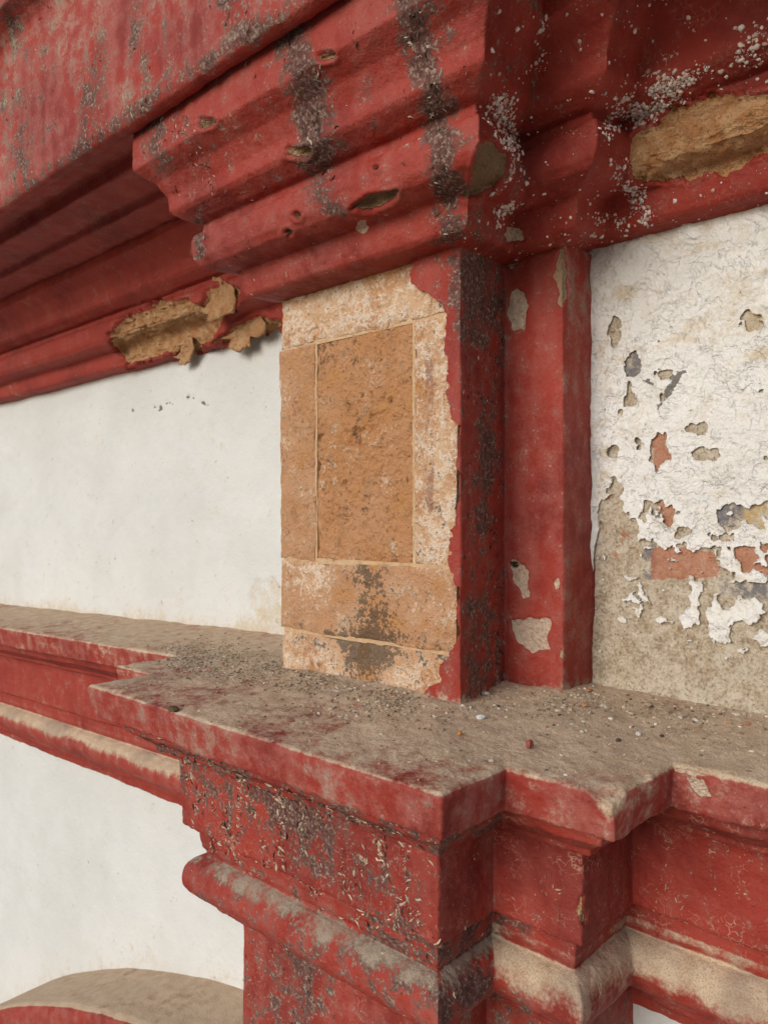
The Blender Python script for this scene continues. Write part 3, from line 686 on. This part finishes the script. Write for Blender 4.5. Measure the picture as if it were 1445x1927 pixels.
add_stone(x0=-1.209, x1=XR_, z0=Zb-.014, z1=1.3705, fy=STY, back=.05, seed=151., rough=.0042, lime=lambda P, x, y, n: .6+.3*n, black=blk, maroon=lambda P, x, y, n: .2+.2*n, warm=lambda P, x, y, n: .35*sst(n, 0, .4))
# mortar core
def box(name, x0, x1, y0, y1, z0, z1, mat, parent):
    V = [(x, y, z) for x in (x0, x1) for y in (y0, y1) for z in (z0, z1)]
    F_ = [(0, 1, 3, 2), (4, 6, 7, 5), (0, 4, 5, 1), (2, 3, 7, 6), (0, 2, 6, 4), (1, 5, 7, 3)]
    return raw_mesh(name, V, F_, mat, parent, smooth=False)
box('mortar_core', -1.206, PSX-.012, STY+.018, WY+.01, Zb-.013, 2.068, MORTAR, pil)
for x0, x1, z0, z1 in ((-1.206, XR_, 1.9345, 1.9435), (-1.206, XR_, 1.508, 1.519), (-1.206, XR_, 1.3685, 1.3765), (-1.1125, -1.107, 1.5185, 1.9345), (-.8635, -.857, 1.5185, 1.9345)):
    nx = max(2, int((x1-x0)/.003)); nz = max(2, int((z1-z0)/.003))
    X, Z = np.meshgrid(np.linspace(x0, x1, nx+1), np.linspace(z1, z0, nz+1), indexing='ij'); Pj = np.stack([X, np.full_like(X, STY+.0030), Z], -1)
    Pj[..., 1] += -.0026*fbm(Pj, 30, 3, 300.); Nj = np.zeros_like(Pj); Nj[..., 1] = -1
    grid_mesh('mortar_joint', Pj, MORTAR, pil, skirt=.02, N=Nj, border=True)
box('core', PSX-.02, SXR-.012, SY_+.012, WY+.01, Zb-.013, 2.09, MORTAR, strip)

# ------------------------------------------------------------------ loose and lifted bits
def scatter(name, kind, pos, nor, size, tint, parent=None, seed=1):
    """one mesh of many small pieces: 'lump' (pebbles, salt nodules) or 'curl' (lifted paint)"""
    r = np.random.default_rng(seed); n = len(pos)
    if kind == 'lump':
        t = (1+5**.5)/2
        B = np.array([(-1, t, 0), (1, t, 0), (-1, -t, 0), (1, -t, 0), (0, -1, t), (0, 1, t), (0, -1, -t), (0, 1, -t), (t, 0, -1), (t, 0, 1), (-t, 0, -1), (-t, 0, 1)])/1.9
        T = np.array([(0, 11, 5), (0, 5, 1), (0, 1, 7), (0, 7, 10), (0, 10, 11), (1, 5, 9), (5, 11, 4), (11, 10, 2), (10, 7, 6), (7, 1, 8), (3, 9, 4), (3, 4, 2), (3, 2, 6), (3, 6, 8), (3, 8, 9), (4, 9, 5), (2, 4, 11), (6, 2, 10), (8, 6, 7), (9, 8, 1)])
        V = B[None]*r.uniform(.6, 1.3, (n, 12, 1)); V = V*np.stack([r.uniform(.7, 1.4, n), r.uniform(.6, 1.1, n), r.uniform(.45, .85, n)], 1)[:, None]
    else:
        u, v = np.meshgrid(np.linspace(-1, 1, 5), np.linspace(0, 1, 3), indexing='ij'); u = u.ravel(); v = v.ravel()
        cu = r.uniform(.3, 1.5, (n, 1)); le = r.uniform(.6, 2.0, (n, 1)); sk = r.uniform(-.7, .7, (n, 1))
        wv = .35*np.sin(u[None]*r.uniform(1, 4, (n, 1))+r.uniform(0, 6, (n, 1)))
        tp = (1-.65*u[None]**2)
        V = np.stack([u[None]*le+sk*v[None], (v[None]-.2)*tp*.5+wv, .05+cu*v[None]**1.6*tp*.55], -1)+r.normal(0, .06, (n, 15, 3))
        T = []
        for i in range(4):
            for j in range(2):
                a = i*3+j; T += [(a, a+3, a+4), (a, a+4, a+1)]
        T = np.array(T)
    # frame about the normal with random spin
    nor = nor/np.linalg.norm(nor, axis=1, keepdims=True)
    h = r.normal(size=(n, 3)); tx = np.cross(h, nor); tx /= np.linalg.norm(tx, axis=1, keepdims=True); ty = np.cross(nor, tx)
    V = V*size[:, None, None]
    W = pos[:, None]+V[..., 0:1]*tx[:, None]+V[..., 1:2]*ty[:, None]+V[..., 2:3]*nor[:, None]
    k = V.shape[1]; TT = (T[None]+(np.arange(n)*k)[:, None, None]).reshape(-1, 3)
    C = np.ones((n, k, 4)); C[..., :3] = tint[:, None]
    o = raw_mesh(name, W.reshape(-1, 3), None, TINT, parent, {'tint': C.reshape(-1, 4)}, tris=TT, smooth=(kind != 'lump' or name == 'salt_nodules'))
    o['kind'] = 'stuff'; return o
def pick(S, wgt, n, seed):
    r = np.random.default_rng(seed); P = S['P']
    ar = np.ones(P.shape[:2]); ti = np.linalg.norm(np.gradient(P, axis=0), axis=-1); tj = np.linalg.norm(np.gradient(P, axis=1), axis=-1)
    p = (wgt*ti*tj).ravel(); p = np.maximum(p, 0); p = p/p.sum()
    k = r.choice(len(p), n, p=p)
    return P.reshape(-1, 3)[k], S['N'].reshape(-1, 3)[k]
def tints(n, cols, wts, seed):
    r = np.random.default_rng(seed); c = np.array(cols)[r.choice(len(cols), n, p=np.array(wts)/sum(wts))]
    return c*r.uniform(.75, 1.25, (n, 1))
def sizes(n, lo, hi, seed, pw=2.5): return lo+(hi-lo)*np.random.default_rng(seed).random(n)**pw

# lifted paint curls on the lower fascia, torus and shaft
L = LOW; nA = fbm(L['P']*np.array([1, 1, .3]), 34, 3, 101.)
onP = (L['RUN'] == 4)
wf = onP*(L['zrel'] < -.06)*(L['zrel'] > -.31)*sst(nA, -.05, .45)*(.25+streak(L['px'], L['py'], [(360, 1470), (450, 1560), (640, 1610)], 80)+.8*streak(L['px'], L['py'], [(700, 1610), (760, 1720)], 60))
p, q = pick(L, wf, 2300, 5)
scatter('paint_curls', 'curl', p, q, sizes(2300, .0009, .0050, 6), tints(2300, [(.58, .48, .35), (.4, .3, .21), (.1, .08, .065), (.28, .05, .04)], [6, 2.5, 2, 1], 7), cuts['fascia'], 8)
wf = onP*(L['zrel'] < -.30)*(L['zrel'] > -.42)*(.2+sst(nA, 0, .4))+(L['RUN'] == 5)*(L['zrel'] < -.28)*(.2+sst(nA, 0, .4))
p, q = pick(L, wf, 380, 15)
scatter('paint_curls', 'curl', p, q, sizes(380, .0007, .0030, 16), tints(380, [(.5, .42, .32), (.36, .28, .2), (.14, .11, .09)], [6, 3, 1], 17), cuts['torus_moulding'], 18)
wf = ((L['RUN'] == 8)*(L['zrel'] < -.1)*(L['zrel'] > -.3)*(L['P'][..., 0] < -.2)+(L['RUN'] == 6)*(L['zrel'] < -.1)*(L['zrel'] > -.3)*.5+(L['RUN'] == 5)*(L['zrel'] < -.13)*(L['zrel'] > -.27)*.6)*sst(nA, .0, .5)
p, q = pick(L, wf, 420, 25)
scatter('paint_curls', 'curl', p, q, sizes(420, .0009, .0032, 26), tints(420, [(.52, .38, .27), (.4, .2, .14)], [3, 2], 27), cuts['fascia'], 28)
nB = fbm(LSH['P'], 26, 3, 102.)
wf = (LSH['RUN'] == 3)*(LSH['P'][..., 2] > .55)*sst(nB, -.1, .5)*(.25+streak(LSH['px'], LSH['py'], [(555, 1790), (580, 1927)], 45))
p, q = pick(LSH, wf, 420, 35)
scatter('paint_curls', 'curl', p, q, sizes(420, .0008, .0032, 36), tints(420, [(.5, .42, .32), (.3, .23, .17), (.09, .07, .06)], [4, 2, 3], 37), sf, 38)
# upper cornice: curls along the dark streaks, salt nodules by the inner corners
U = UP; nC = fbm(U['P'], 24, 3, 103.)
wf = (U['RUN'] == 4)*(U['bare'] < .1)*(.04+streak(U['px'], U['py'], [(545, 70), (575, 140), (600, 290)], 28)+streak(U['px'], U['py'], [(770, 0), (800, 120), (845, 430)], 26)+.5*streak(U['px'], U['py'], [(350, 250), (400, 340)], 36))*sst(nC, -.2, .3)
p, q = pick(U, wf, 700, 45)
scatter('paint_curls', 'curl', p, q, sizes(700, .0009, .0045, 46), tints(700, [(.55, .46, .35), (.2, .15, .12), (.07, .06, .05)], [4, 3, 3], 47), ucut['cavetto_moulding'], 48)
wf = (COR['face'])*(COR['cr'] > .3)*(COR['P'][..., 0] > -2.4)*sst(fbm(COR['P'], 20, 3, 104.), -.2, .3)*COR['cr']**2
p, q = pick(COR, wf, 1100, 55)
scatter('paint_curls', 'curl', p, q, sizes(1100, .0009, .0038, 56), tints(1100, [(.5, .42, .3), (.2, .15, .12), (.07, .06, .05)], [2, 3, 4], 57), ucut['corona'], 58)
ok = (U['bare'] < .1)*(U['RUN'] >= 5)
X, Y = U['px'], U['py']
wf = ok*(.9*streak(X, Y, [(945, 190), (958, 300), (950, 420)], 17)+.8*streak(X, Y, [(1015, 60), (1012, 115)], 13)+1.1*streak(X, Y, [(1210, 210), (1265, 150), (1275, 30)], 22)+.8*streak(X, Y, [(1210, 200), (1330, 110), (1445, 70)], 26)+streak(X, Y, [(1180, 320), (1205, 410)], 16)+.7*streak(X, Y, [(1130, 420), (1230, 405)], 9)+.6*streak(X, Y, [(1060, 190), (1110, 175)], 14)+.7*streak(X, Y, [(1150, 240), (1210, 130)], 16)+.03)*sst(nC, -.25, .25)
p, q = pick(U, wf, 3200, 65)
scatter('salt_nodules', 'lump', p+q*.0005, q, sizes(3200, .0008, .0044, 66, 3.0), tints(3200, [(.88, .74, .66), (.72, .44, .37), (.9, .84, .78)], [4, 2, 3], 67), ucut['cavetto_moulding'], 68)
Q = PIL; nD = fbm(Q['P'], 24, 3, 105.)
wf = (Q['RUN'] == 1)*(streak(Q['px'], Q['py'], [(930, 480), (938, 900), (935, 1250)], 22)+.3)*sst(nD, -.1, .4)
p, q = pick(Q, wf, 900, 75)
scatter('paint_curls', 'curl', p, q, sizes(900, .0008, .0034, 76), tints(900, [(.33, .2, .16), (.1, .07, .06), (.04, .03, .03), (.5, .38, .3)], [2, 4, 4, 1], 77), plaster, 78)

# broken plaster edges that hang from the upper cornice beside the pilaster
def shard(poly, off, th_, tint, curl, seed):
    """an irregular bent sheet of plaster, cut from a px outline at depth Yd"""
    mx, my = np.mean(poly, 0); ok_ = (UP['RUN'] == 0) & (np.hypot(UP['px']-mx, UP['py']-my) < 14)
    Yd = float(np.median(UP['P'][..., 1][ok_]))-off if ok_.any() else 1.1
    pts = np.array([onplane(x, y, 1, Yd) for x, y in poly]); c = pts.mean(0); r = np.random.default_rng(seed)
    n, m = 28, 6; d = pts-c; ang = np.arctan2(d[:, 2], d[:, 0]); rad = np.hypot(d[:, 0], d[:, 2]); o_ = np.argsort(ang)
    a = np.linspace(-np.pi, np.pi, n, endpoint=False)
    ra = np.interp(a, ang[o_], rad[o_], period=2*np.pi)*(1+r.normal(0, .13, n)); ph = r.uniform(0, 6.28); rm = rad.max()
    V = []
    for k in (0, 1):
        for i in range(n):
            for j in range(1, m+1):
                t = ra[i]*j/m; x = t*math.cos(a[i]); z = t*math.sin(a[i]); w_ = (x*math.cos(ph)+z*math.sin(ph))/rm
                V.append(c+np.array([x, -curl*(w_*w_*1.6+.35*w_)+k*th_, z]))
        V.append(c+np.array([0, k*th_, 0]))
    V = np.array(V); h = n*m+1
    V[:, 1] += .006*fbm(V[:, :], 55, 3, seed)
    T = []
    for k, fl in ((0, 1), (1, -1)):
        o_ = k*h
        for i in range(n):
            i2 = (i+1) % n; T.append((o_+n*m, o_+i2*m, o_+i*m)[::fl])
            for j in range(m-1):
                A_, B_, C_, D_ = o_+i*m+j, o_+i2*m+j, o_+i2*m+j+1, o_+i*m+j+1; T += [(A_, B_, C_)[::fl], (A_, C_, D_)[::fl]]
    for i in range(n):
        i2 = (i+1) % n; A_, B_ = i*m+m-1, i2*m+m-1; T += [(A_, B_, h+B_), (A_, h+B_, h+A_)]
    z1 = np.zeros(len(V)); o1 = z1+1
    return raw_mesh('plaster_shard', V, None, RED, ucut['architrave_fascia'], {'m1': pack(z1, z1, o1, z1), 'm2': pack(z1, z1, z1+.12, z1), 'm3': m3(V)}, tris=T, smooth=True)
shard([(382, 546), (400, 535), (428, 528), (448, 545), (443, 578), (420, 590), (398, 602), (384, 575)], .004, .006, (.4, .26, .13), .014, 1)
shard([(320, 655), (345, 645), (372, 640), (360, 672), (348, 684), (335, 676)], .004, .005, (.46, .31, .17), .012, 2)
shard([(405, 632), (450, 615), (500, 600), (520, 612), (470, 632), (425, 642)], .004, .005, (.36, .22, .11), .010, 3)
shard([(282, 352), (298, 352), (312, 378), (313, 412), (300, 424), (284, 412), (276, 388)], .004, .005, (.34, .23, .12), .010, 4)

# gravel and grit on the ledge
T = LOW; tn = fbm(T['P'], 12, 3, 106.)
ontop = T['top'].astype(float)*(T['N'][..., 2] > .6)*(T['pd'] > -.32)
X, Y = T['px'], T['py']
wf = ontop*(T['P'][..., 0] > -1.75)*(.07+1.9*streak(X, Y, [(340, 1235), (530, 1265), (640, 1300), (760, 1320)], 26)+.7*streak(X, Y, [(880, 1310), (1130, 1320), (1445, 1350)], 20)+.22*streak(X, Y, [(560, 1330), (1000, 1340), (1445, 1380)], 34))*(.3+sst(tn, -.3, .4))
inside = ((T['P'][..., 0] > -1.215) & (T['P'][..., 0] < PXR+.004) & (T['P'][..., 1] > PY_-.002)) | ((T['P'][..., 0] > -1.3) & (T['P'][..., 0] < SXR+.004) & (T['P'][..., 1] > SY_-.003)) | (T['P'][..., 1] > WY-.018)
wf = wf*(~inside)
NG = 14000
p, q = pick(T, wf, NG, 85)
up = np.tile([0, 0, 1.0], (NG, 1))
deb = scatter('gravel', 'lump', p+up*.0003, up, sizes(NG, .0005, .0038, 86, 4), tints(NG, [(.4, .31, .21), (.27, .19, .12), (.55, .46, .35), (.13, .1, .08), (.42, .2, .1), (.68, .62, .54)], [6, 4, 3, 1.2, .6, .8], 87), None, 88)
deb['label'] = 'grit and crumbled plaster gathered along the pilaster foot'; deb['category'] = 'gravel'

# pieces one can pick out on the ledge
TP = T['P'][T['top']]; 
def ledge_z(x, y):
    k = np.argmin((TP[:, 0]-x)**2+(TP[:, 1]-y)**2); return TP[k, 2]
def chip(name, px_, py_, size, flat, tint, label, cat, seed, group=None, faces='lump'):
    p0 = onplane(px_, py_, 2, Z0+.012); z = ledge_z(p0[0], p0[1]); p0 = onplane(px_, py_, 2, z); z = ledge_z(p0[0], p0[1])
    r = np.random.default_rng(seed)
    # lumpy sphere, flattened
    nu, nv = 8, 5; V = []; 
    th_ = np.linspace(0, np.pi, nv)
    for t in th_:
        for u in np.linspace(0, 2*np.pi, nu, endpoint=False): V.append((math.sin(t)*math.cos(u), math.sin(t)*math.sin(u), math.cos(t)))
    V = np.array(V); V = np.sign(V)*np.abs(V)**.8
    V = V*(1+.55*fbm(V+seed*3.7, 1.1, 2, seed)[:, None]+.25*fbm(V, 3.3, 2, seed+5)[:, None])*np.array([1.0, .62, flat*.8])
    a = r.uniform(0, 6.28); ca, sa = math.cos(a), math.sin(a)
    V = np.stack([V[:, 0]*ca-V[:, 1]*sa, V[:, 0]*sa+V[:, 1]*ca, V[:, 2]], 1)*size
    V[:, 2] -= V[:, 2].min()+.0006
    Q_ = [(j*nu+i, (j+1)*nu+i, (j+1)*nu+(i+1) % nu, j*nu+(i+1) % nu) for j in range(nv-1) for i in range(nu)]
    C = np.ones((len(V), 4)); C[:, :3] = tint
    o = raw_mesh(name, V, Q_, TINT, None, {'tint': C}, smooth=False)
    o.location = (p0[0], p0[1], z); o['label'] = label; o['category'] = cat
    if group: o['group'] = group
    return o
chip('dirt_clod', 327, 1339, .013, .42, (.11, .075, .04), 'dark crumbly dirt clod near the ledge corner', 'clod', 1)
chip('pebble', 996, 1411, .0085, .75, (.36, .10, .085), 'red painted plaster pebble alone on the dusty ledge', 'pebble', 2)
chip('plaster_chip', 905, 1352, .0085, .5, (.62, .60, .57), 'pale grey plaster chip lying in front of the pilaster corner', 'chip', 3)
chip('plaster_chip', 912, 1306, .010, .45, (.55, .5, .44), 'pale plaster chip at the foot of the crusted pilaster arris', 'chip', 4)
chip('brick_chip', 865, 1384, .0055, .6, (.5, .24, .08), 'small orange brick chip on the dusty ledge', 'chip', 5)
chip('pebble', 924, 1439, .0038, .8, (.5, .42, .32), 'tiny tan pebble by the slab\'s inner corner', 'pebble', 6)
chip('pebble', 546, 1360, .006, .45, (.3, .14, .11), 'flat red brown pebble on the mauve dusty ledge', 'pebble', 7)
chip('plaster_chip', 1201, 1385, .0065, .5, (.66, .63, .58), 'white plaster chip on the ledge below the peeling wall', 'chip', 8)
for k, (x, y, s_, c) in enumerate([(1226, 1331, .006, (.08, .07, .07)), (1245, 1388, .005, (.1, .07, .06)), (938, 1330, .0045, (.06, .05, .04)), (1163, 1396, .005, (.12, .09, .07))]):
    chip('dark_crumb', x, y, s_, .5, c, 'small dark crumb lying in the grit on the ledge', 'crumb', 20+k, 'dark crumbs on the ledge')
for k, (x, y, s_, c) in enumerate([(1110, 1300, .007, (.45, .2, .1)), (1098, 1329, .008, (.42, .22, .11)), (784, 1357, .005, (.42, .26, .14)), (1075, 1325, .005, (.5, .3, .2)), (1405, 1362, .007, (.4, .22, .13)), (1370, 1360, .006, (.45, .28, .17))]):
    chip('brick_crumb', x, y, s_, .45, c, 'reddish brick crumb in the grit on the ledge', 'crumb', 40+k, 'brick crumbs on the ledge')
for k, (x, y, s_, c) in enumerate([(1280, 1352, .006, (.62, .58, .52)), (1309, 1360, .006, (.66, .63, .58)), (1050, 1338, .005, (.6, .53, .43)), (1135, 1329, .005, (.64, .58, .5)), (818, 1351, .005, (.6, .5, .4)), (640, 1352, .0045, (.55, .46, .36)), (600, 1345, .004, (.6, .55, .48)), (1188, 1345, .005, (.5, .45, .4)), (1385, 1345, .006, (.6, .55, .5)), (772, 1440, .0035, (.55, .42, .35))]):
    chip('plaster_crumb', x, y, s_, .5, c, 'pale plaster crumb in the grit on the ledge', 'crumb', 60+k, 'pale plaster crumbs on the ledge')

bpy.context.view_layer.update()
for o in list(sc.objects):
    if o.type == 'EMPTY': adopt(o)
